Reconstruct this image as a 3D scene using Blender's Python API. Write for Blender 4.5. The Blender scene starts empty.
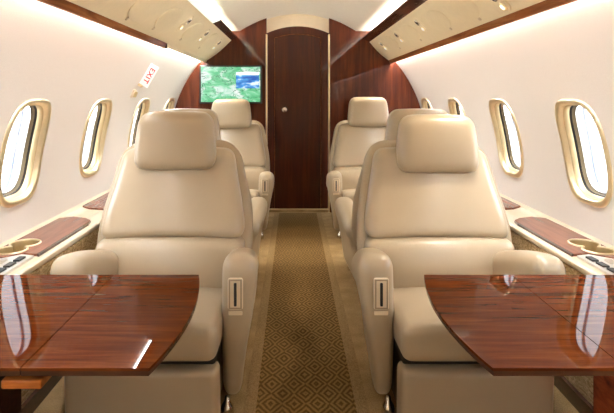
import bpy, bmesh, math, random
from mathutils import Vector, Matrix
random.seed(7)
PI = math.pi
C = bpy.context.scene.collection
sc = bpy.context.scene

# ------------------------------------------------------------------ materials
def nodes(name):
    m = bpy.data.materials.new(name); m.use_nodes = True
    nt = m.node_tree
    return m, nt, nt.nodes['Principled BSDF']
def setp(b, **k):
    for n, v in k.items(): b.inputs[n.replace('_', ' ')].default_value = v
def rgba(c): return (c[0], c[1], c[2], 1)
def coords(nt, scale=(1, 1, 1), rot=(0, 0, 0)):
    tc = nt.nodes.new('ShaderNodeTexCoord'); mp = nt.nodes.new('ShaderNodeMapping')
    mp.inputs['Scale'].default_value = scale; mp.inputs['Rotation'].default_value = rot
    nt.links.new(tc.outputs['Object'], mp.inputs['Vector'])
    return mp.outputs['Vector']
def noise(nt, vec, scale, detail=4, rough=.55, dist=0):
    n = nt.nodes.new('ShaderNodeTexNoise')
    n.inputs['Scale'].default_value = scale; n.inputs['Detail'].default_value = detail
    n.inputs['Roughness'].default_value = rough; n.inputs['Distortion'].default_value = dist
    nt.links.new(vec, n.inputs['Vector'])
    return n.outputs['Fac']
def ramp(nt, fac, stops, interp='LINEAR'):
    r = nt.nodes.new('ShaderNodeValToRGB'); e = r.color_ramp.elements
    r.color_ramp.interpolation = interp
    while len(e) < len(stops): e.new(.5)
    for i, (p, c) in enumerate(stops): e[i].position = p; e[i].color = rgba(c)
    nt.links.new(fac, r.inputs['Fac'])
    return r.outputs['Color']
def bump(nt, b, h, strength, dist=.002):
    n = nt.nodes.new('ShaderNodeBump'); n.inputs['Strength'].default_value = strength
    n.inputs['Distance'].default_value = dist
    nt.links.new(h, n.inputs['Height']); nt.links.new(n.outputs['Normal'], b.inputs['Normal'])
def simple(name, c, rough=.5, metal=0, var=.06, scale=30, bmp=0, bscale=400, **k):
    m, nt, b = nodes(name)
    v = coords(nt)
    f = noise(nt, v, scale)
    lo = [x*(1-var) for x in c]; hi = [min(1, x*(1+var)) for x in c]
    nt.links.new(ramp(nt, f, [(.3, lo), (.7, hi)]), b.inputs['Base Color'])
    setp(b, Roughness=rough, Metallic=metal, **k)
    if bmp: bump(nt, b, noise(nt, v, bscale, 2), bmp, .001)
    return m
def wood(name, stops, grain, scale=4, rough=.25, coat=1.0, spec=.1, ior=1.45):
    m, nt, b = nodes(name)
    v = coords(nt, grain)
    f = noise(nt, v, scale, 8, .62, .6)
    nt.links.new(ramp(nt, f, stops), b.inputs['Base Color'])
    setp(b, Roughness=.5, Coat_Weight=coat, Coat_Roughness=.012, Coat_IOR=ior, Specular_IOR_Level=min(spec, .1))
    return m
def emit(name, c, s):
    m, nt, b = nodes(name)
    setp(b, Base_Color=rgba(c), Emission_Color=rgba(c), Emission_Strength=s, Roughness=.5)
    return m
def mnode(nt, op, a, b=None, c=None):
    n = nt.nodes.new('ShaderNodeMath'); n.operation = op
    for i, x in enumerate((a, b, c)):
        if x is None: continue
        if isinstance(x, (int, float)): n.inputs[i].default_value = x
        else: nt.links.new(x, n.inputs[i])
    return n.outputs[0]

M = {}
M['leather'] = simple('beige leather', (.40, .322, .222), .31, var=.035, scale=6, bmp=.12, bscale=260)
M['leather2'] = simple('beige leather shell', (.375, .30, .205), .42, var=.035, scale=6, bmp=.12, bscale=260)
M['cream'] = simple('cream vinyl', (.74, .63, .47), .4, var=.03)
M['panel'] = simple('cream overhead panel', (.92, .82, .60), .5, var=.02)
M['panel2'] = simple('pale overhead lid', (.91, .81, .59), .5, var=.02)
M['ceil'] = simple('ceiling liner', (.88, .84, .75), .6, var=.02)
M['gold'] = simple('champagne gold', (.90, .80, .56), .34, 1, var=.04)
M['golddark'] = simple('satin gold reveal', (.66, .54, .32), .42, .8, var=.05)
M['chrome'] = simple('polished metal', (.78, .74, .68), .12, 1, var=.02)
M['black'] = simple('black rubber', (.012, .011, .01), .45, var=.1)
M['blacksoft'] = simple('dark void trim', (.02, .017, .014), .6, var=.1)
M['whiteplastic'] = simple('white plastic', (.80, .78, .74), .35, var=.02)
M['red'] = simple('red lettering', (.65, .02, .03), .5, var=.03)
M['silver'] = simple('brushed silver panel', (.68, .67, .64), .3, .6, var=.05)
M['seal'] = simple('pale blue window seal', (.42, .50, .66), .4, var=.05)
M['skin'] = simple('aircraft skin', (.6, .6, .6), .5)
M['apron'] = simple('concrete apron', (.55, .54, .52), .9, var=.15, scale=.5)
M['table'] = wood('glossy table veneer', [(.25, (.030, .0045, .0008)), (.5, (.070, .0135, .0022)), (.75, (.125, .031, .006))], (1.2, 16, 16), 3.0, .22, .42, .0, 1.42)
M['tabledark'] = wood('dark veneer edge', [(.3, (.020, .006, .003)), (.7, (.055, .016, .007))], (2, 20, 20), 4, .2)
M['orange'] = wood('amber wood', [(.3, (.24, .062, .010)), (.7, (.38, .12, .024))], (3, 20, 20), 4, .35, .4)
M['bulk'] = wood('dark mahogany veneer', [(.25, (.034, .005, .0015)), (.5, (.078, .0135, .0035)), (.75, (.14, .030, .008))], (14, 14, .9), 2.2, .2, .6, .5, 1.55)
M['doorwood'] = wood('dark mahogany door', [(.25, (.022, .004, .0015)), (.5, (.052, .009, .003)), (.75, (.095, .020, .006))], (14, 14, .9), 2.2, .2, .6, .5, 1.5)
M['trimwood'] = wood('amber trim veneer', [(.3, (.13, .036, .009)), (.5, (.25, .085, .024)), (.7, (.36, .15, .05))], (12, 1.0, 12), 3, .25, .3)
M['railwood'] = wood('dark rail veneer', [(.3, (.035, .009, .004)), (.7, (.095, .028, .011))], (12, 1.0, 12), 3, .25, .8)
M['inlay'] = wood('ledge veneer', [(.25, (.11, .032, .016)), (.5, (.20, .065, .034)), (.75, (.28, .11, .06))], (14, 1.2, 14), 3, .25)
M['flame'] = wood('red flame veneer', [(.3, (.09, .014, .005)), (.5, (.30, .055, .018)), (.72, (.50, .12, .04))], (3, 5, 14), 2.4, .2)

# woven wall cloth
m, nt, b = nodes('woven wall cloth'); v = coords(nt, (1, 40, 140))
f = noise(nt, v, 6, 3)
nt.links.new(ramp(nt, f, [(.3, (.70, .68, .65)), (.7, (.80, .778, .745))]), b.inputs['Base Color'])
setp(b, Roughness=.85); bump(nt, b, f, .15, .001); M['wall'] = m
# lower side panels: mottled tan weave
m, nt, b = nodes('tan mottled weave'); v = coords(nt, (1, 60, 130))
f = noise(nt, v, 1.0, 4, .7); f2 = noise(nt, coords(nt), 9, 3)
mx = mnode(nt, 'ADD', mnode(nt, 'MULTIPLY', f, .75), mnode(nt, 'MULTIPLY', f2, .25))
nt.links.new(ramp(nt, mx, [(.36, (.30, .19, .08)), (.5, (.60, .45, .25)), (.62, (.85, .71, .47))]), b.inputs['Base Color'])
setp(b, Roughness=.85); bump(nt, b, f, .3, .002); M['weave'] = m
# carpet
m, nt, b = nodes('tan carpet'); v = coords(nt)
f = noise(nt, v, 240, 3); f2 = noise(nt, v, 9, 3)
mx = mnode(nt, 'ADD', mnode(nt, 'MULTIPLY', f, .6), mnode(nt, 'MULTIPLY', f2, .4))
nt.links.new(ramp(nt, mx, [(.35, (.19, .12, .05)), (.65, (.37, .255, .125))]), b.inputs['Base Color'])
setp(b, Roughness=.95, Specular_IOR_Level=.1); bump(nt, b, f, .5, .004); M['carpet'] = m
# runner: rows of nested diamonds, plain borders
m, nt, b = nodes('diamond patterned carpet'); tc = nt.nodes.new('ShaderNodeTexCoord'); sp = nt.nodes.new('ShaderNodeSeparateXYZ')
nt.links.new(tc.outputs['Object'], sp.inputs[0])
X, Y = sp.outputs[0], sp.outputs[1]
wob = mnode(nt, 'MULTIPLY', mnode(nt, 'SUBTRACT', noise(nt, coords(nt), 30, 2), .5), .18)
def tri(o, p):
    return mnode(nt, 'ABSOLUTE', mnode(nt, 'SUBTRACT', mnode(nt, 'FRACT', mnode(nt, 'ADD', mnode(nt, 'DIVIDE', o, p), 100.5)), .5))
d = mnode(nt, 'ADD', mnode(nt, 'ADD', tri(X, .082), tri(Y, .125)), wob)
s = mnode(nt, 'SINE', mnode(nt, 'MULTIPLY', d, 2*PI*4.0))
pile = noise(nt, coords(nt), 260, 3)
val = mnode(nt, 'ADD', mnode(nt, 'MULTIPLY', s, .5), mnode(nt, 'MULTIPLY', mnode(nt, 'SUBTRACT', pile, .5), 1.2))
pat = ramp(nt, mnode(nt, 'ADD', mnode(nt, 'MULTIPLY', val, .5), .5), [(.25, (.075, .040, .011)), (.85, (.235, .145, .052))])
edge = mnode(nt, 'GREATER_THAN', mnode(nt, 'ABSOLUTE', X), .172)
bord = ramp(nt, pile, [(.35, (.17, .105, .045)), (.65, (.30, .205, .10))])
mixn = nt.nodes.new('ShaderNodeMix'); mixn.data_type = 'RGBA'
nt.links.new(edge, mixn.inputs[0]); nt.links.new(pat, mixn.inputs[6]); nt.links.new(bord, mixn.inputs[7])
nt.links.new(mixn.outputs[2], b.inputs['Base Color'])
setp(b, Roughness=.95, Specular_IOR_Level=.1); bump(nt, b, val, .35, .003); M['runner'] = m
# clear pane
m, nt, b = nodes('clear pane'); nt.nodes.remove(b)
tr = nt.nodes.new('ShaderNodeBsdfTransparent'); gl = nt.nodes.new('ShaderNodeBsdfGlossy'); mx = nt.nodes.new('ShaderNodeMixShader')
tr.inputs[0].default_value = (.93, .95, .97, 1); gl.inputs['Roughness'].default_value = .02
lw = nt.nodes.new('ShaderNodeLayerWeight'); lw.inputs[0].default_value = .25
nt.links.new(mnode(nt, 'MULTIPLY', lw.outputs['Fresnel'], .5), mx.inputs[0])
nt.links.new(tr.outputs[0], mx.inputs[1]); nt.links.new(gl.outputs[0], mx.inputs[2])
nt.links.new(mx.outputs[0], nt.nodes['Material Output'].inputs[0]); M['pane'] = m
# moving map picture on the monitor
m, nt, b = nodes('map picture'); v = coords(nt)
f = noise(nt, coords(nt, (5, 1, 9), (0, .6, 0)), 1.3, 6, .6, .8)
land = ramp(nt, f, [(.40, (.10, .55, .24)), (.50, (.25, .72, .42)), (.56, (.62, .86, .74)), (.66, (.86, .93, .90))])
g = noise(nt, coords(nt, (4, 1, 6)), 2.0, 5, .6, 1.2)
line = mnode(nt, 'LESS_THAN', mnode(nt, 'ABSOLUTE', mnode(nt, 'SUBTRACT', g, .47)), .012)
mixn = nt.nodes.new('ShaderNodeMix'); mixn.data_type = 'RGBA'
nt.links.new(line, mixn.inputs[0]); nt.links.new(land, mixn.inputs[6]); mixn.inputs[7].default_value = (.05, .25, .12, 1)
nt.links.new(mixn.outputs[2], b.inputs['Emission Color']); setp(b, Base_Color=(.02, .02, .02, 1), Emission_Strength=.62, Roughness=.15); M['map'] = m
m, nt, b = nodes('map info panel'); v = coords(nt, (6, 1, 22))
f = noise(nt, v, 1.2, 3)
nt.links.new(ramp(nt, f, [(.42, (.01, .10, .45)), (.55, (.05, .35, .80)), (.62, (.75, .90, 1.0))]), b.inputs['Emission Color'])
setp(b, Base_Color=(.02, .02, .02, 1), Emission_Strength=.7, Roughness=.15); M['info'] = m
M['banner'] = emit('map title bar', (.65, .92, .95), .6)
M['cove'] = emit('cove light strip', (1.0, .98, .95), 17.0)
M['wash'] = emit('wall wash strip', (.92, .965, 1.0), 84.0)
M['diffuser'] = emit('lit rail diffuser', (.86, 1.0, .95), .42)
M['bulb'] = emit('reading bulb', (1.0, .9, .7), 1.2)

# ------------------------------------------------------------------ helpers
def build(name, bm, m, parent=None, smooth=True, subsurf=0, loc=None, angle=None, weld=True):
    if weld: bmesh.ops.remove_doubles(bm, verts=bm.verts, dist=1e-5)
    bmesh.ops.recalc_face_normals(bm, faces=bm.faces)
    me = bpy.data.meshes.new(name); bm.to_mesh(me); bm.free()
    if smooth:
        me.polygons.foreach_set('use_smooth', [True]*len(me.polygons))
        if angle: me.set_sharp_from_angle(angle=math.radians(angle))
    me.materials.append(M[m] if isinstance(m, str) else m)
    o = bpy.data.objects.new(name, me); C.objects.link(o)
    if subsurf:
        s = o.modifiers.new('smooth', 'SUBSURF'); s.levels = subsurf; s.render_levels = subsurf
    if parent is not None: o.parent = parent
    if loc: o.location = loc
    return o
def thing(name, label, cat, loc=(0, 0, 0), group=None, rotz=0):
    o = bpy.data.objects.new(name, None); C.objects.link(o)
    o.empty_display_size = .1; o.location = loc; o.rotation_euler = (0, 0, rotz)
    return tag(o, label, cat, group)
def tag(o, label, cat, group=None):
    o['label'] = label; o['category'] = cat
    if group: o['group'] = group
    return o
def struct(o): o['kind'] = 'structure'; return o

def axis_pts(h, r, ne, nm):
    r = min(r, h*.999)
    a = [-h + r*(1-math.cos(PI/2*i/ne))*1.0 for i in range(ne+1)]
    mid = [(-h+r) + (2*h-2*r)*i/nm for i in range(1, nm)]
    b_ = [-x for x in reversed(a)]
    return a + mid + b_
def rbox(size, r, fn=None, ne=4, nm=4, center=(0, 0, 0), bm=None):
    """box with rounded edges (r: a radius or one per axis); fn maps local points"""
    bm = bm or bmesh.new()
    h = [s/2 for s in size]
    r = (r, r, r) if isinstance(r, (int, float)) else r
    r = [min(a, b_*.98) for a, b_ in zip(r, h)]
    nm = (nm, nm, nm) if isinstance(nm, int) else nm
    ax = [axis_pts(h[i], r[i], ne, nm[i]) for i in range(3)]
    def rnd(p):
        q = [max(-(h[i]-r[i]), min(h[i]-r[i], p[i])) for i in range(3)]
        d = Vector([(p[i]-q[i])/r[i] for i in range(3)])
        if d.length > 1e-9:
            d.normalize(); p = [q[i]+r[i]*d[i] for i in range(3)]
        p = Vector(p)
        if fn: p = Vector(fn(*p))
        return p + Vector(center)
    vs = {}
    def V(p):
        q = rnd(p); k = (round(q.x, 5), round(q.y, 5), round(q.z, 5))
        if k not in vs: vs[k] = bm.verts.new(q)
        return vs[k]
    for a in range(3):
        u, w = [(1, 2), (0, 2), (0, 1)][a]
        for s in (-1, 1):
            for i in range(len(ax[u])-1):
                for j in range(len(ax[w])-1):
                    f = []
                    for (di, dj) in ((0, 0), (1, 0), (1, 1), (0, 1)):
                        p = [0, 0, 0]; p[a] = s*h[a]; p[u] = ax[u][i+di]; p[w] = ax[w][j+dj]
                        v = V(p)
                        if v not in f: f.append(v)
                    if len(f) > 2:
                        try: bm.faces.new(f)
                        except ValueError: pass
    return bm
def extrude_poly(pts, axis, a0, a1, bm=None, cap=True):
    """pts: 2D outline; axis 'y': pts are (x,z); 'z': (x,y); 'x': (y,z)"""
    bm = bm or bmesh.new()
    def P(p, t):
        if axis == 'y': return (p[0], t, p[1])
        if axis == 'z': return (p[0], p[1], t)
        return (t, p[0], p[1])
    A = [bm.verts.new(P(p, a0)) for p in pts]; B = [bm.verts.new(P(p, a1)) for p in pts]
    n = len(pts)
    for i in range(n): bm.faces.new((A[i], A[(i+1) % n], B[(i+1) % n], B[i]))
    if cap: bm.faces.new(A[::-1]); bm.faces.new(B)
    return bm
def soft(bm, w=.003, seg=2):
    bmesh.ops.bevel(bm, geom=[e for e in bm.edges if len(e.link_faces) == 2 and e.calc_face_angle(0) > .5], offset=w, segments=seg, affect='EDGES', profile=.5)
    return bm
def box(x0, x1, y0, y1, z0, z1, bm=None, bev=0):
    nb = extrude_poly([(x0, y0), (x1, y0), (x1, y1), (x0, y1)], 'z', z0, z1)
    if bev: soft(nb, bev)
    if bm is None: return nb
    me = bpy.data.meshes.new('t'); nb.to_mesh(me); nb.free(); bm.from_mesh(me); bpy.data.meshes.remove(me)
    return bm
def lathe(profile, n=32, M4=None, bm=None):
    bm = bm or bmesh.new(); rings = []
    for (r, z) in profile:
        ring = []
        for i in range(n):
            a = 2*PI*i/n; p = Vector((r*math.cos(a), r*math.sin(a), z))
            ring.append(bm.verts.new(M4 @ p if M4 else p))
        rings.append(ring)
    for k in range(len(rings)-1):
        for i in range(n): bm.faces.new((rings[k][i], rings[k][(i+1) % n], rings[k+1][(i+1) % n], rings[k+1][i]))
    for ring in (rings[0], rings[-1]):
        try: bm.faces.new(ring)
        except ValueError: pass
    return bm
def loops(rings, closed=True, cap0=False, cap1=False, bm=None):
    bm = bm or bmesh.new()
    R = [[bm.verts.new(p) for p in r] for r in rings]; n = len(R[0])
    for k in range(len(R)-1):
        for i in range(n if closed else n-1): bm.faces.new((R[k][i], R[k][(i+1) % n], R[k+1][(i+1) % n], R[k+1][i]))
    if cap0: bm.faces.new(R[0][::-1])
    if cap1: bm.faces.new(R[-1])
    return bm

# ------------------------------------------------------------------ cabin shell
R, ZC = 1.2, .62
Y0, Y1 = -1.7, 4.85          # rear bulkhead, forward bulkhead
TH = [-.543, -.04, .405, .93]
WIN_Y = [-1.06, -.24, .58, 1.39, 2.18, 2.96, 3.78, 4.60]
A, Bz = .148, .170           # window opening half sizes (along cabin, along the curve angle)
THW = .192
def wp(s, y, th, off=0):     # point on the side wall; off > 0 towards the cabin
    return Vector((s*(R-off)*math.cos(th), y, ZC+(R-off)*math.sin(th)))
def sup(a, bb, k, N=48, n=3.4):
    t = 2*PI*(k+.5)/N
    c, s_ = math.cos(t), math.sin(t)
    return a*math.copysign(abs(c)**(2/n), c), bb*math.copysign(abs(s_)**(2/n), s_)
NW = 48
def side_wall(s):
    bm = bmesh.new()
    ym = [Y0] + [y for w in WIN_Y for y in (w-.25, w+.25)] + [5.1]
    def grid(ya, yb, ta, tb, ny, nt_):
        g = [[bm.verts.new(wp(s, ya+(yb-ya)*i/ny, ta+(tb-ta)*j/nt_)) for j in range(nt_+1)] for i in range(ny+1)]
        for i in range(ny):
            for j in range(nt_): bm.faces.new((g[i][j], g[i+1][j], g[i+1][j+1], g[i][j+1]))
    for k in range(len(ym)-1):
        ya, yb = ym[k], ym[k+1]
        if yb-ya < 1e-6: continue
        for q in range(3):
            if k % 2 == 1 and q == 1: continue
            grid(ya, yb, TH[q], TH[q+1], 12, 12)
    for w in WIN_Y:
        per = []
        ya, yb, ta, tb = w-.25, w+.25, TH[1], TH[2]
        for i in range(12): per.append((yb, ta+(tb-ta)*i/12))
        for i in range(12): per.append((yb-(yb-ya)*i/12, tb))
        for i in range(12): per.append((ya, tb-(tb-ta)*i/12))
        for i in range(12): per.append((ya+(yb-ya)*i/12, ta))
        # opening points matched by angle
        inner = []
        for (y, t) in per:
            an = math.atan2((t-THW)/Bz, (y-w)/A)
            c, s_ = math.cos(an), math.sin(an); n = 3.4
            rr = (abs(c)**n+abs(s_)**n)**(-1/n)
            inner.append((w+A*rr*c, THW+Bz*rr*s_))
        rings = []
        for q in range(5):
            u = q/4
            rings.append([wp(s, p[0]*(1-u)+i_[0]*u, p[1]*(1-u)+i_[1]*u) for p, i_ in zip(per, inner)])
        loops(rings, bm=bm)
    return bm
for s, nm in ((-1, 'wall_left'), (1, 'wall_right')):
    struct(build(nm, side_wall(s), 'wall'))

def ringpts(s, w, da, off, N=64):
    out = []
    for k in range(N):
        y, t = sup(A+da, Bz+da/R, k, N); out.append(wp(s, w+y, THW+t, off))
    return out
wn = 0
for s in (-1, 1):
    for w in WIN_Y:
        wn += 1
        fr = build('window_%d' % wn, loops([ringpts(s, w, d, o) for d, o in ((.024, -.002), (.024, .005), (.021, .009), (.011, .011), (.003, .008), (-.002, .002), (-.004, -.006), (-.007, -.010))]), 'gold')
        struct(fr)
        build('window_reveal', loops([ringpts(s, w, d, o) for d, o in ((-.007, -.010), (-.012, -.014), (-.014, -.036))]), 'golddark', fr)
        build('window_gasket', loops([ringpts(s, w, d, o) for d, o in ((-.013, -.034), (-.017, -.036), (-.018, -.056), (-.024, -.058))]), 'black', fr)
        build('window_pane', loops([ringpts(s, w, d, -.040) for d in (-.0165, -.06, -.10, -.135)], cap1=True), 'pane', fr)
        build('window_seal', loops([ringpts(s, w, d, o) for d, o in ((-.006, -.098), (-.016, -.100), (-.017, -.106), (-.007, -.108))]), 'seal', fr)  # blue ring added to draw the reflection lines of the pane edges

# ceiling: shallow arch that ends in a cove each side
def cz(x): return 1.86 - .58*x*x
prof = [(-.92, 1.42), (-.82, 1.56), (-.80, 1.690), (-.60, 1.690)] + [(x/20*.54, cz(x/20*.54)) for x in range(-20, 21)] + [(.60, 1.690), (.80, 1.690), (.82, 1.56), (.92, 1.42)]
bm = bmesh.new()
g = [[bm.verts.new((p[0], y, p[1])) for p in prof] for y in (Y0, 1.5, 5.1)]
for i in range(2):
    for j in range(len(prof)-1): bm.faces.new((g[i][j], g[i][j+1], g[i+1][j+1], g[i+1][j]))
struct(build('ceiling', bm, 'ceil', angle=35))
struct(build('floor', box(-1.06, 1.06, Y0, 5.15, -.03, 0), 'carpet', smooth=False))

# rear bulkhead behind the camera
struct(build('wall_rear', box(-1.25, 1.25, Y0-.05, Y0, -.03, 1.9), 'cream', smooth=False))

# forward bulkhead: two wood wings, header, arched door between
def arch_outline(x0, x1, ztop):   # outline of a wing from the floor up to the ceiling line
    pts = [(x0, 0)]
    n = 24
    top = []
    for i in range(n+1):
        x = x1+(x0-x1)*i/n
        ax = abs(x)
        z = 1.86 - .58*ax*ax if ax < .54 else max(1.69 if ax < .81 else 0, ZC+math.sqrt(max(0, (R+.03)**2-ax*ax)))
        top.append((x, z+.01))
    pts = [(x0, 0), (x1, 0)] + top
    return pts
for s, nm in ((-1, 'wall_front_left'), (1, 'wall_front_right')):
    o = build(nm, extrude_poly(arch_outline(s*1.215, s*.292, 0), 'y', Y1, Y1+.05), 'bulk', smooth=False); struct(o)
    # metal edge strip on the door side of the wing
    build('edge_strip', box(s*.292-.007, s*.292+.007, Y1-.006, Y1+.05, 0, 1.66), 'gold', o, smooth=False)
zt = [(x/12*.30, cz(x/12*.30)+.02) for x in range(-12, 13)]
zb = [(x/12*.30, 1.745-.75*(x/12*.30)**2) for x in range(12, -13, -1)]
struct(build('wall_header', extrude_poly(zt+zb, 'y', 4.93, 4.98), 'cream', smooth=False))
def arch(hw, z, k=.75, n=16): return [(hw*x/n, z-k*(hw*x/n)**2) for x in range(n, -n-1, -1)]
door = bpy.data.objects.new('door_1', None); C.objects.link(door); struct(door); door.location = (0, 4.94, 0)
fo = [(.30, 0)] + arch(.30, 1.745) + [(-.30, 0)]
fi = [(-.222, 0)] + [(x, z) for x, z in reversed(arch(.222, 1.675))] + [(.222, 0)]
bm = extrude_poly(fo+fi, 'y', -.01, .05); build('door_frame', bm, 'doorwood', door, smooth=False)
lf = [(.224, .0)] + arch(.224, 1.677) + [(-.224, .0)]
build('door_leaf', extrude_poly(lf, 'y', .012, .045), 'doorwood', door, smooth=False)
def tube(pts, r, bm=None, n=8):
    bm = bm or bmesh.new(); rings = []
    for i, p in enumerate(pts):
        p = Vector(p); a = Vector(pts[max(0, i-1)]); b_ = Vector(pts[min(len(pts)-1, i+1)])
        t = (b_-a).normalized(); u = t.orthogonal().normalized() if abs(t.y) > .9 else t.cross(Vector((0, 1, 0))).normalized(); w = t.cross(u)
        rings.append([p+r*(math.cos(2*PI*k/n)*u+math.sin(2*PI*k/n)*w) for k in range(n)])
    return loops(rings, cap0=True, cap1=True, bm=bm)
build('door_bead', tube([(.222, .0+.012, .02)]+[(x, .012, z) for x, z in arch(.222, 1.675)]+[(-.222, .012, .02)], .005), 'trimwood', door)
Mk = Matrix.Translation((-.125, .012, .955)) @ Matrix.Rotation(PI/2, 4, 'X')
build('door_knob', lathe([(.012, 0), (.030, .002), (.030, .006), (.012, .010), (.011, .03), (.024, .038), (.028, .05), (.020, .06), (.004, .063)], 24, Mk), 'chrome', door)
struct(build('trim_1', box(-.288, .288, 4.855, 4.925, 0, .02, bev=.004), 'carpet', smooth=False))

# lower side walls: woven panels, dark base
for i, s in enumerate((-1, 1)):
    struct(build('trim_%d' % (2+i), box(min(s*.945, s*.965), max(s*.945, s*.965), Y0, 4.845, .0, .4665), 'weave', smooth=False))
    struct(build('baseboard_' + ('left' if s < 0 else 'right'), box(min(s*.93, s*.945), max(s*.93, s*.945), 1.66, 4.845, .0, .055, bev=.003), 'tabledark', smooth=False))

# ------------------------------------------------------------------ outside
struct(build('ground', box(-60, 60, -60, 60, -1.7, -1.6), 'apron', smooth=False))

# ------------------------------------------------------------------ side ledges with cup holders
def cut(obj_, cutters):
    for c in cutters:
        md = obj_.modifiers.new('cut', 'BOOLEAN'); md.object = c; md.operation = 'DIFFERENCE'; md.solver = 'EXACT'
    dg = bpy.context.evaluated_depsgraph_get()
    me = bpy.data.meshes.new_from_object(obj_.evaluated_get(dg))
    obj_.modifiers.clear(); obj_.data = me
ZL = .497
for s in (-1, 1):
    tg = 'below the exit sign wall' if s < 0 else 'on the side facing the exit sign'
    L = thing('side_ledge', 'cream side ledge with gold cup wells ' + tg, 'ledge', (s*1.08, 2.0, ZL), 'cabin side ledges')
    def loc(pts): return [(s*x - s*1.08, y-2.0) for x, y in pts]
    # slab with a raised rounded inner lip
    prof = [(-.005, -.030), (-.125, -.030), (-.137, -.024), (-.140, -.016), (-.138, -.006), (-.130, .000), (-.118, -.001), (-.112, -.006), (.0, -.006), (.06, -.006), (.105, -.002), (.125, .006), (.122, -.030)]
    bm = bmesh.new()
    ys = (Y0-2.0, 4.845-2.0)
    rg = [[(s*x, y, z) for x, z in prof] for y in ys]
    loops(rg, cap0=True, cap1=True, bm=bm)
    slab = build('ledge_top', bm, 'cream', L, angle=40)
    inl_pts = [(1.155, 2.47), (1.10, 2.50), (1.03, 2.47), (.992, 2.43), (.985, 2.38), (.983, 1.905), (1.035, 1.915), (1.10, 1.858), (1.158, 1.845)]
    inl = build('wood_inlay', soft(extrude_poly(loc(inl_pts), 'z', -.0062, .0035), .0015), 'inlay', L, smooth=False)
    edge_ = build('inlay_edge', extrude_poly(loc([(.985, 2.42), (.974, 2.36), (.973, 1.90), (.9825, 1.905), (.9845, 2.38)]), 'z', -.0062, .003), 'tabledark', L, smooth=False)
    # cutters for the wells
    cs = []
    for (cx, cy) in ((1.093, 2.035), (1.098, 1.945)):
        cb = lathe([(.053, -.10), (.053, .05)], 40); co = build('cutter', cb, 'gold', None)
        co.location = (s*cx, cy, ZL); cs.append(co)
    bpy.context.view_layer.update()
    cut(slab, cs); cut(inl, cs)
    for c in cs: bpy.data.objects.remove(c)
    # two overlapping gold wells: outline of the union
    def union_outline(r, off=0):
        (ax_, ay), (bx_, by) = (1.093, 2.035), (1.098, 1.945)
        h = math.hypot(bx_-ax_, by-ay)/2; al = math.acos(min(1, h/r))
        dirA = math.atan2(ay-by, ax_-bx_)
        out = []
        n = 36
        for i in range(n+1):
            t = dirA-(PI-al)+(2*PI-2*al)*i/n; out.append((ax_+r*math.cos(t), ay+r*math.sin(t)))
        for i in range(n+1):
            t = dirA+PI-(PI-al)+(2*PI-2*al)*i/n; out.append((bx_+r*math.cos(t), by+r*math.sin(t)))
        return out
    def u3(r, z): return [(s*x-s*1.08, y-2.0, z) for x, y in union_outline(r)]
    build('cup_well', loops([u3(.0575, .0036), (u3(.0575, .0075)), u3(.0555, .009), u3(.052, .0085), u3(.0505, .004)]), 'gold', L, angle=35)
    build('cup_liner', loops([u3(.0506, .004), u3(.0498, -.030), u3(.0495, -.075)], cap1=True), 'golddark', L, angle=35)  # darker gold puts the shading inside the wells into the colour
    # switch panel
    pn = build('switch_panel', soft(extrude_poly(loc([(.985, 1.885), (1.035, 1.898), (1.095, 1.842), (1.135, 1.81), (1.12, 1.66), (.985, 1.66)]), 'z', -.0062, .004), .0015), 'silver', L, smooth=False)
    for k in range(3):
        build('switch', box(s*(.998+.0)-s*1.08-.011 + s*.012, s*(.998)-s*1.08+.011+s*.012, -.29+.062*k-.022, -.29+.062*k+.022, .004, .010, bev=.002), 'black', pn, smooth=False)
    for k in range(2):
        build('button', box(s*1.06-s*1.08-.014, s*1.06-s*1.08+.014, -.27+.075*k-.02, -.27+.075*k+.02, .004, .009, bev=.002), 'chrome', pn, smooth=False)
    # farther inlays
    for (ya, yb) in ((2.68, 3.35), (3.62, 4.5)):
        build('wood_inlay', soft(extrude_poly(loc([(1.158, ya+.07), (1.10, ya+.02), (1.02, ya), (.99, ya+.04), (.985, ya+.12), (.985, yb), (1.158, yb)]), 'z', -.0062, .0035), .0015), 'inlay', L, smooth=False)
        build('inlay_edge', extrude_poly(loc([(1.02, ya-.006), (.982, ya+.03), (.974, ya+.12), (.974, yb), (.9845, yb), (.9845, ya+.12), (.99, ya+.04)]), 'z', -.0062, .003), 'tabledark', L, smooth=False)

# ------------------------------------------------------------------ overhead service panels
PBp = Vector((.845, 0, 1.416))
PAp = {-1: Vector((.620, 0, 1.604)), 1: Vector((.668, 0, 1.588))}
PN = {}
for s in (-1, 1):
    d_ = (PBp-PAp[s]).normalized(); n_ = Vector((-d_.z, 0, d_.x))
    PN[s] = -n_ if n_.z > 0 else n_                  # out of the panel face, towards the cabin below
def pp(s, y, t, off):      # t 0..1 across the panel, off out of its face
    p = PAp[s].lerp(PBp, t)+PN[s]*off
    return Vector((s*p.x, y, p.z))
def capsule(s, y, t, ly, lt, offs, bm=None, n=40, e=2.2):
    rings = []
    for (sc_, off) in offs:
        ring = []
        for k in range(n):
            a = 2*PI*k/n; c, q = math.cos(a), math.sin(a)
            yy = ly*sc_*math.copysign(abs(c)**(2/e), c); tt = lt*sc_*math.copysign(abs(q)**(2/e), q)
            ring.append(pp(s, y+yy, t+tt, off))
        rings.append(ring)
    return loops(rings, cap1=True, bm=bm)
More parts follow.
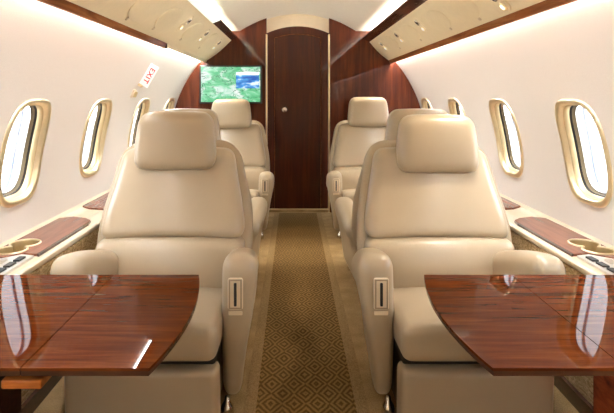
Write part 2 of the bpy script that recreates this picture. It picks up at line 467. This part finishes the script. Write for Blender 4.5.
for s in (-1, 1):
    OP = thing('overhead_panel', 'cream overhead service panel with reading lights above ' + ('the exit sign and monitor side' if s < 0 else 'the seats facing away from the monitor side'), 'overhead panel', (0, 0, 0), 'overhead service panels')
    OP['label'] = ('cream overhead service panel with lit diffuser, on the wall with the exit sign' if s < 0 else 'cream overhead service panel with dark wood rail, opposite the exit sign wall')
    def S(pts): return [(s*x, z) for x, z in pts]
    # slightly bulged face
    face = []
    for i in range(9):
        t = i/8; p = PAp[s].lerp(PBp, t)+PN[s]*(.010*math.sin(PI*t)); face.append((p.x, p.z))
    bm = extrude_poly(S(face+[(.870, 1.43), (.72, 1.612)]), 'y', Y0+.01, Y1-.002)
    build('panel_face', bm, 'panel', OP, angle=30)
    te = 3.3 if s < 0 else Y1-.003
    build('trim_strip', extrude_poly(S([(.845, 1.4165), (.858, 1.386), (.872, 1.386), (.876, 1.428), (.862, 1.424)]), 'y', Y0+.01, te), 'trimwood', OP, smooth=False)
    if s < 0:
        build('pale_trim_strip', extrude_poly(S([(.846, 1.4165), (.856, 1.396), (.872, 1.396), (.876, 1.428), (.862, 1.424)]), 'y', 3.31, Y1-.003), 'panel', OP, smooth=False)
        build('trim_end_cap', box(-.875, -.845, 3.3, 3.31, 1.384, 1.425), 'black', OP, smooth=False)
    a_ = PAp[s]; lx, lz = (.566, 1.630) if s < 0 else (.604, 1.622)
    rail = [(a_.x+.002, a_.z), (lx+.006, lz-.006), (lx, lz), (lx, lz+.007), (lx+.007, lz+.010), (a_.x+.03, a_.z+.014)]
    if s < 0:
        build('rail', extrude_poly(S(rail), 'y', Y0+.01, 2.66), 'railwood', OP, smooth=False)
        build('light_diffuser', extrude_poly(S(rail), 'y', 2.665, 3.735), 'diffuser', OP, smooth=False)
        build('rail_end_cap', box(-.64, -.563, 2.655, 2.668, 1.602, 1.641), 'gold', OP, smooth=False)
        build('rail', extrude_poly(S(rail), 'y', 3.74, Y1-.003), 'railwood', OP, smooth=False)
    else:
        build('rail', extrude_poly(S(rail), 'y', Y0+.01, Y1-.003), 'railwood', OP, smooth=False)
    # light strips in the cove and behind the lower trim
    build('cove_strip', extrude_poly(S([(.700, 1.622), (.742, 1.622), (.742, 1.632), (.706, 1.650)]), 'y', Y0+.05, Y1-.01), 'cove', OP, smooth=False)
    build('wash_strip', extrude_poly(S([(.880, 1.422), (.893, 1.412), (.893, 1.420), (.882, 1.428)]), 'y', Y0+.05, Y1-.01), 'wash', OP, smooth=False)
    for y in (-.55, .15, .8, 1.45, 2.10, 3.17, 3.80, 4.45):
        if s < 0 and y == 2.10: continue
        t = .70 if y < 2.5 else .40
        pl = build('reading_light', capsule(s, y, t, .050, .24, ((1.0, .006), (.98, .011), (.80, .0125), (.76, .0095)), n=36), 'panel2', OP)
        for k, (dt, mat_) in enumerate(((-.10, 'chrome'), (.11, 'chrome'))):
            c = pp(s, y, t+dt, .010)
            ax_ = Vector((s*PN[s].x, 0, PN[s].z)); q = Vector((0, 0, 1)).rotation_difference(ax_)
            M4 = Matrix.Translation(c) @ q.to_matrix().to_4x4()
            build('nozzle_ring' if k == 0 else 'lamp_ring', lathe([(.021, -.004), (.021, .004), (.017, .008), (.013, .006), (.012, .0)], 24, M4), 'chrome' if k == 0 else 'gold', pl)
            build('air_nozzle' if k == 0 else 'lamp_lens', lathe([(.0125, .001), (.011, .008), (.006, .0105), (.001, .011)], 20, M4), 'black' if k == 0 else 'bulb', pl)
    for y, t in ((-.2, .55), (1.1, .55), (1.75, .55), (2.45, .55), (2.86, .5), (3.48, .45), (4.12, .42)):
        build('service_lid', capsule(s, y, t, .16, .30, ((1.0, .0085), (.995, .0120), (.97, .0130), (.5, .0135), (.05, .0135)), n=48, e=2.0), 'panel2', OP, angle=60)
        build('lid_latch', capsule(s, y-.06, t+.31, .012, .04, ((1, .008), (.9, .013), (.3, .013)), n=16), 'cream', OP)
# reading lamp beams
for s in (-1, 1):
    for y in (.8, 2.10, 3.17, 3.80, 4.45):
        if s < 0 and y == 2.10: continue
        l = bpy.data.lights.new('reading_beam', 'SPOT'); l.energy = 16; l.color = (1, .86, .66); l.spot_size = 1.25; l.spot_blend = .8; l.shadow_soft_size = .02
        o = bpy.data.objects.new('reading_beam', l); C.objects.link(o)
        p = pp(s, y, .70 if y < 2.5 else .5, .03); o.location = p
        aim = Vector((s*.50, y-.10, .4))
        d = aim-p; o.rotation_euler = d.to_track_quat('-Z', 'Y').to_euler()

# ------------------------------------------------------------------ exit sign and its handle on the wall
def frame_on_wall(y, th, s=-1, off=0):
    p = wp(s, y, th, off)
    up = Vector((-s*math.sin(th), 0, math.cos(th))); inn = Vector((-s*math.cos(th), 0, -math.sin(th)))
    return p, up, inn
thE = math.asin((1.235-ZC)/R)
p, up, inn = frame_on_wall(3.46, thE)
ex = thing('exit_sign', 'small white exit sign with red letters standing out from the wall', 'sign', p)
Mx = Matrix((( inn.x, 0, up.x, 0), (inn.y, 1, up.y, 0), (inn.z, 0, up.z, 0), (0, 0, 0, 1)))
def inM(bm, M4): bmesh.ops.transform(bm, matrix=M4, verts=bm.verts); return bm
build('sign_plate', inM(soft(box(.004, .066, -.008, .008, -.078, .078), .003), Mx), 'whiteplastic', ex, angle=40)
build('mounting_foot', inM(box(-.002, .03, -.014, .014, -.094, -.076, bev=.002), Mx), 'golddark', ex, angle=40)
cu = bpy.data.curves.new('letters', 'FONT'); cu.body = 'EXIT'; cu.size = .048; cu.align_x = 'CENTER'; cu.align_y = 'CENTER'; cu.extrude = .0012; cu.offset = .0012
cu.space_character = 1.15
to = bpy.data.objects.new('letters', cu); C.objects.link(to); bpy.context.view_layer.update()
me = bpy.data.meshes.new_from_object(to.evaluated_get(bpy.context.evaluated_depsgraph_get()))
bpy.data.objects.remove(to)
# text x runs down the sign, text up points into the cabin
T = Matrix(((0, 1, 0, .035), (0, 0, -1, -.0088), (-1, 0, 0, 0), (0, 0, 0, 1)))
me.transform(Mx @ T)
me.materials.clear(); me.materials.append(M['red']); to = bpy.data.objects.new('lettering', me); C.objects.link(to); to.parent = ex
p2, up2, in2 = frame_on_wall(3.42, math.asin((1.10-ZC)/R))
la = thing('exit_latch', 'small gold latch on the wall just below the exit sign', 'latch', p2)
M2 = Matrix(((in2.x, 0, up2.x, 0), (in2.y, 1, up2.y, 0), (in2.z, 0, up2.z, 0), (0, 0, 0, 1)))
build('latch_base', inM(rbox((.012, .05, .06), .005, center=(.006, 0, 0)), M2), 'cream', la)
build('latch_lever', inM(rbox((.022, .016, .040), .006, center=(.02, 0, .0)), M2), 'golddark', la)
p3, up3, in3 = frame_on_wall(3.60, math.asin((1.195-ZC)/R))
M3 = Matrix(((in3.x, 0, up3.x, 0), (in3.y, 1, up3.y, 0), (in3.z, 0, up3.z, 0), (0, 0, 0, 1)))
sw = thing('wall_switch', 'tiny black switch on pale wall beside the exit sign', 'switch', p3)
build('switch_plate', inM(rbox((.006, .05, .05), .0025, center=(.003, 0, 0)), M3), 'whiteplastic', sw)
build('rocker', inM(rbox((.012, .026, .030), .004, center=(.010, 0, 0)), M3), 'black', sw)

# ------------------------------------------------------------------ monitor
mo = thing('wall_monitor', 'flat monitor showing a green and white map on the wood bulkhead', 'monitor', (-.618, Y1-.055, 1.19))
build('bezel', rbox((.575, .035, .355), .008), 'black', mo, angle=50)
build('screen', box(-.272, .272, -.0195, -.0165, -.160, .162), 'map', mo, smooth=False)
build('info_panel', box(.05, .262, -.0215, -.0197, -.035, .085), 'info', mo, smooth=False)
build('title_bar', box(.05, .262, -.0215, -.0197, .087, .112), 'banner', mo, smooth=False)
build('wall_bracket', box(-.08, .08, .0165, .054, -.08, .08, bev=.003), 'black', mo, smooth=False)

# ------------------------------------------------------------------ seats
def sstep(a, b_, x):
    t = max(0, min(1, (x-a)/(b_-a))); return t*t*(3-2*t)
def seat(label, loc, flip=False, inner=1, head_dz=0, arm_dz=0, head_dx=0, back_dz=0):
    """faces -y; inner: which local x side is the aisle"""
    S_ = thing('cabin_seat', label, 'seat', loc, 'beige leather cabin seats', PI if flip else 0)
    k = inner
    # headrest: wider at its foot, soft domed face
    def fh(x, y, z):
        t = (z+.125)/.25
        w = 1.04-.13*t*t
        yy = y + .012*(x/.18)**2*(1 if y < 0 else 0) - .010*math.cos(PI*(z/.25)) * (1 if y < 0 else .3) + .018*t
        return (x*w, yy, z + .006*(x/.18)**2*(-1 if z > 0 else 0))
    build('headrest', rbox((.338, .135, .252), (.050, .045, .050), fh, ne=5, nm=6, center=(head_dx, .045, .888+head_dz)), 'leather', S_, subsurf=1)
    # piped seam round the headrest side, behind its face
    def backlean(z): return -.115 + .175*sstep(.30, .92, z)*1.0
    def half(z):                                  # half width of the back by height
        return .304 - .056*sstep(.48, .86, z)
    # upper back cushion
    def fu(x, y, z):
        Z = .663+z
        w = half(Z)/.304
        bow = -.020*math.cos(x/.304*PI/2)*math.cos(z/.19*PI/2*.9)*(1 if y < 0 else 0)
        dip = .018*(1-(x/.3)**2)*(1 if z < -.10 else 0)*(-z-.10)/.07
        return (x*w, y + backlean(Z) + bow + .02*(x/.304)**2*(1 if y < 0 else 0), Z + back_dz + dip - .010*(x/.304)**2*(1 if z > .1 else 0))
    build('backrest', rbox((.608, .15, .380), (.060, .045, .050), fu, ne=5, nm=(8, 2, 6), center=(0, .07, 0)), 'leather', S_, subsurf=1)
    # lower back cushion
    def fl(x, y, z):
        Z = .362+z
        bow = -.030*math.cos(x/.304*PI/2)*math.cos((z-.02)/.11*PI/2*.8)*(1 if y < 0 else 0)
        dip = .016*(1-(x/.3)**2)*(1 if z > .075 else 0)*(z-.075)/.05
        return (x, y + backlean(Z) - .012 + bow, Z + back_dz*.6 + dip)
    build('lumbar_cushion', rbox((.612, .15, .250), (.050, .050, .036), fl, ne=5, nm=(8, 2, 4), center=(0, .07, 0)), 'leather', S_, subsurf=1)
    # shell behind the back
    def fs(x, y, z):
        Z = .56+z
        w = (half(Z)+.030)/.352
        return (x*w, y + backlean(Z) + .035*(x/.35)**2*(-1), Z + back_dz)
    build('back_shell', rbox((.704, .09, .62), (.12, .045, .10), fs, ne=5, nm=(8, 2, 8), center=(0, .155, 0)), 'leather2', S_, subsurf=1)
    # seat cushion
    def fc(x, y, z):
        crown = .016*math.cos(x/.29*PI/2)*(1 if z > 0 else 0)
        return (x, y, z + crown - .075*sstep(-.22, .3, y))
    build('seat_cushion', rbox((.575, .60, .115), (.034, .036, .034), fc, ne=5, nm=(6, 6, 2), center=(k*-.012, -.33, .318)), 'leather', S_, subsurf=1)
    # leg rest
    def fr(x, y, z): return (x, y - .05*(z+.1) - .006*math.cos(x/.24*PI/2)*(1 if y < 0 else 0), z)
    build('leg_rest', rbox((.482, .09, .225), (.026, .030, .024), fr, ne=4, nm=(6, 2, 4), center=(k*.035, -.552, .120)), 'leather', S_, subsurf=1)
    # seat pan and pedestal
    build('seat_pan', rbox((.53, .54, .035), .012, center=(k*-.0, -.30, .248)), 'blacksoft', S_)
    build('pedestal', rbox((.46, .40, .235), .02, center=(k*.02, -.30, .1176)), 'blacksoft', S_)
    # arms: rounded top, foot tucked in under the seat on the aisle side
    for side in (k, -k):
        aisle = side == k
        xo = .392 if aisle else .312          # outer face
        wd = .124
        sx = 1 if side > 0 else -1
        def fa(x, y, z, sx=sx, aisle=aisle):
            Z = .315+z
            x *= sx                             # + is away from the cushion
            tk = (1-sstep(.05, .52, Z))
            t = (y+.25)/.5
            out = (x+wd/2)/wd
            x2 = x - out*tk*(.055) - out*.030*t
            top = sstep(.25, .57, Z)
            Z2 = Z + (arm_dz + (0 if aisle else -.008))*top - (.06 if flip else .15)*(.35*t+.65*t*t)*top
            yy = y - .010*math.sin(PI*sstep(.05, .58, Z)) + .03*(1-sstep(.05, .3, Z))*(1 if y < 0 else 0)
            return (sx*x2, yy, Z2)
        ar = build('armrest', rbox((wd, .52, .52), (.047, .060, .060), fa, ne=5, nm=(2, 6, 8), center=(sx*(xo-wd/2), -.235, 0)), 'leather', S_, subsurf=1)
        if aisle:
            pz = .445 + arm_dz*.6
            fx = sx*(xo-wd/2-.010)
            pl = build('control_plate', rbox((.050, .008, .104), (.008, .003, .008), center=(fx, -.508, pz)), 'cream', ar)
            build('plate_rim', loops([[(fx+a*ca, -.508-o, pz+b_*cb) for ca, cb in ((1, 1), (-1, 1), (-1, -1), (1, -1))] for a, b_, o in ((.0215, .0485, .003), (.0215, .0485, .006), (.0165, .0435, .006), (.0165, .0435, .003))]), 'leather2', ar, smooth=False)
            build('recline_lever', rbox((.009, .009, .076), .003, center=(fx, -.513, pz-.001)), 'black', ar)
            build('button', rbox((.046, .006, .014), .003, center=(fx, -.506, pz-.064)), 'cream', ar)
    # caster at the aisle foot
    build('floor_stud', lathe([(.022, 0), (.024, .01), (.020, .03), (.010, .045), (.008, .06)], 20, Matrix.Translation((k*.285, -.44, 0.0))), 'chrome', S_)
    return S_
seat('beige leather seat facing the camera behind the table, monitor side of the aisle', (-.553, 2.205, 0), inner=1, arm_dz=-.02)
seat('beige leather seat facing the camera behind the table, side without the monitor', (.563, 2.205, 0), inner=-1, head_dx=.015, head_dz=-.014, arm_dz=-.02)
seat('beige leather seat turned away, back to back with the table seat, monitor side', (-.592, 2.80, 0), flip=True, inner=-1, back_dz=-.01, head_dx=.01, arm_dz=-.12)
seat('beige leather seat turned away, back to back with the table seat, side without monitor', (.602, 2.80, 0), flip=True, inner=1, back_dz=-.01, head_dx=-.015, arm_dz=-.12)
seat('beige leather seat by the front bulkhead, its headrest below the monitor', (-.575, 4.40, 0), inner=1, head_dz=.045, arm_dz=-.06)
seat('beige leather seat by the front bulkhead on the side without the monitor', (.598, 4.40, 0), inner=-1, head_dz=.062, arm_dz=-.055)

# ------------------------------------------------------------------ folding tables
for s in (-1, 1):
    dx = .0 if s < 0 else .025
    xi, xf, xo = .34+dx, .605+dx*1.3, .985
    T_ = thing('folding_table', 'glossy brown wood folding table reflecting windows, ' + ('on the exit sign side of the cabin' if s < 0 else 'on the side opposite the exit sign'), 'table', (s*.68, 1.35, .519), 'fold-out tables')
    def lo(p): return (s*p[0]-s*.68, p[1]-1.35)
    n = 20; ya, yb = 1.066, 1.627
    bow = []
    for i in range(n+1):
        t = i/n; y = ya+(yb-ya)*t
        bow.append((xi - .034*(1-(2*t-1)**2), y))
    inner_leaf = [(xf-.0012, ya)] + [(xf-.0012, yb)] + bow[::-1]
    outer_leaf = [(xf+.0012, ya), (xo, ya), (xo, yb), (xf+.0012, yb)]
    for nm, pts in (('inner_leaf', inner_leaf), ('outer_leaf', outer_leaf)):
        lf_ = build(nm, soft(extrude_poly([lo(p) for p in pts], 'z', -.006, 0), .0018), 'table', T_, angle=30)
        build('leaf_underside', extrude_poly([lo((p[0]+(.0015 if p[0] < .5 else -.0015 if p[0] > .9 else 0), min(max(p[1], ya+.0015), yb-.0015))) for p in pts], 'z', -.017, -.006), 'tabledark', lf_, smooth=False)
    build('support_arm', rbox((.085, .30, .020), .005, center=(s*(.608-.68), -.125, -.040)), 'orange', T_) if s < 0 else build('support_arm', rbox((.10, .30, .028), .006, center=(s*(.80-.68), 0.05, -.052)), 'tabledark', T_)
    build('slide_rail', box(min(s*.08, s*.24), max(s*.08, s*.24), -.02, .12, -.042, -.017), 'black', T_, smooth=False)
    # wood housing the table folds into
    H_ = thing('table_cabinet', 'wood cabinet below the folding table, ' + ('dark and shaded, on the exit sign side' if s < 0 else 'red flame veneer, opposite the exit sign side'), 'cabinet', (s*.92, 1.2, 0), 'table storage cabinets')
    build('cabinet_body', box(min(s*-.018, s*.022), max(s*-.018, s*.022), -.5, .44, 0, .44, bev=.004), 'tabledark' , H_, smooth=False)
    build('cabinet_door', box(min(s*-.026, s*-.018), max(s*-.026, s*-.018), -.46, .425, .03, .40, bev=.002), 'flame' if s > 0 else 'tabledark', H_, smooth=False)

# ------------------------------------------------------------------ carpet runner
rn = build('carpet_runner', box(-.215, .215, Y0+.05, 4.80, .0005, .006), 'runner', smooth=False)
tag(rn, 'brown carpet runner with nested diamond pattern along the aisle', 'carpet')

# ------------------------------------------------------------------ light from outside, camera
w = bpy.data.worlds.new('sky'); sc.world = w; w.use_nodes = True
bg = w.node_tree.nodes['Background']; bg.inputs[0].default_value = (.90, .95, 1.0, 1); bg.inputs[1].default_value = 8.0
cam = bpy.data.cameras.new('camera'); co = bpy.data.objects.new('camera', cam); C.objects.link(co); sc.camera = co
co.location = (-.045, 0, 1.075); co.rotation_euler = (PI/2, 0, 0)
cam.sensor_width = 36; cam.lens = 520/614*36; cam.shift_x = 14/614; cam.shift_y = -109.5/614; cam.clip_start = .02
vs = sc.view_settings; vs.view_transform = 'Standard'; vs.look = 'None'; vs.gamma = 1; vs.use_curve_mapping = False; vs.exposure = 0.72
sc.cycles.use_denoising = True
sc.cycles.max_bounces = 10; sc.cycles.diffuse_bounces = 6; sc.cycles.transparent_max_bounces = 12
sc.cycles.sample_clamp_indirect = 6
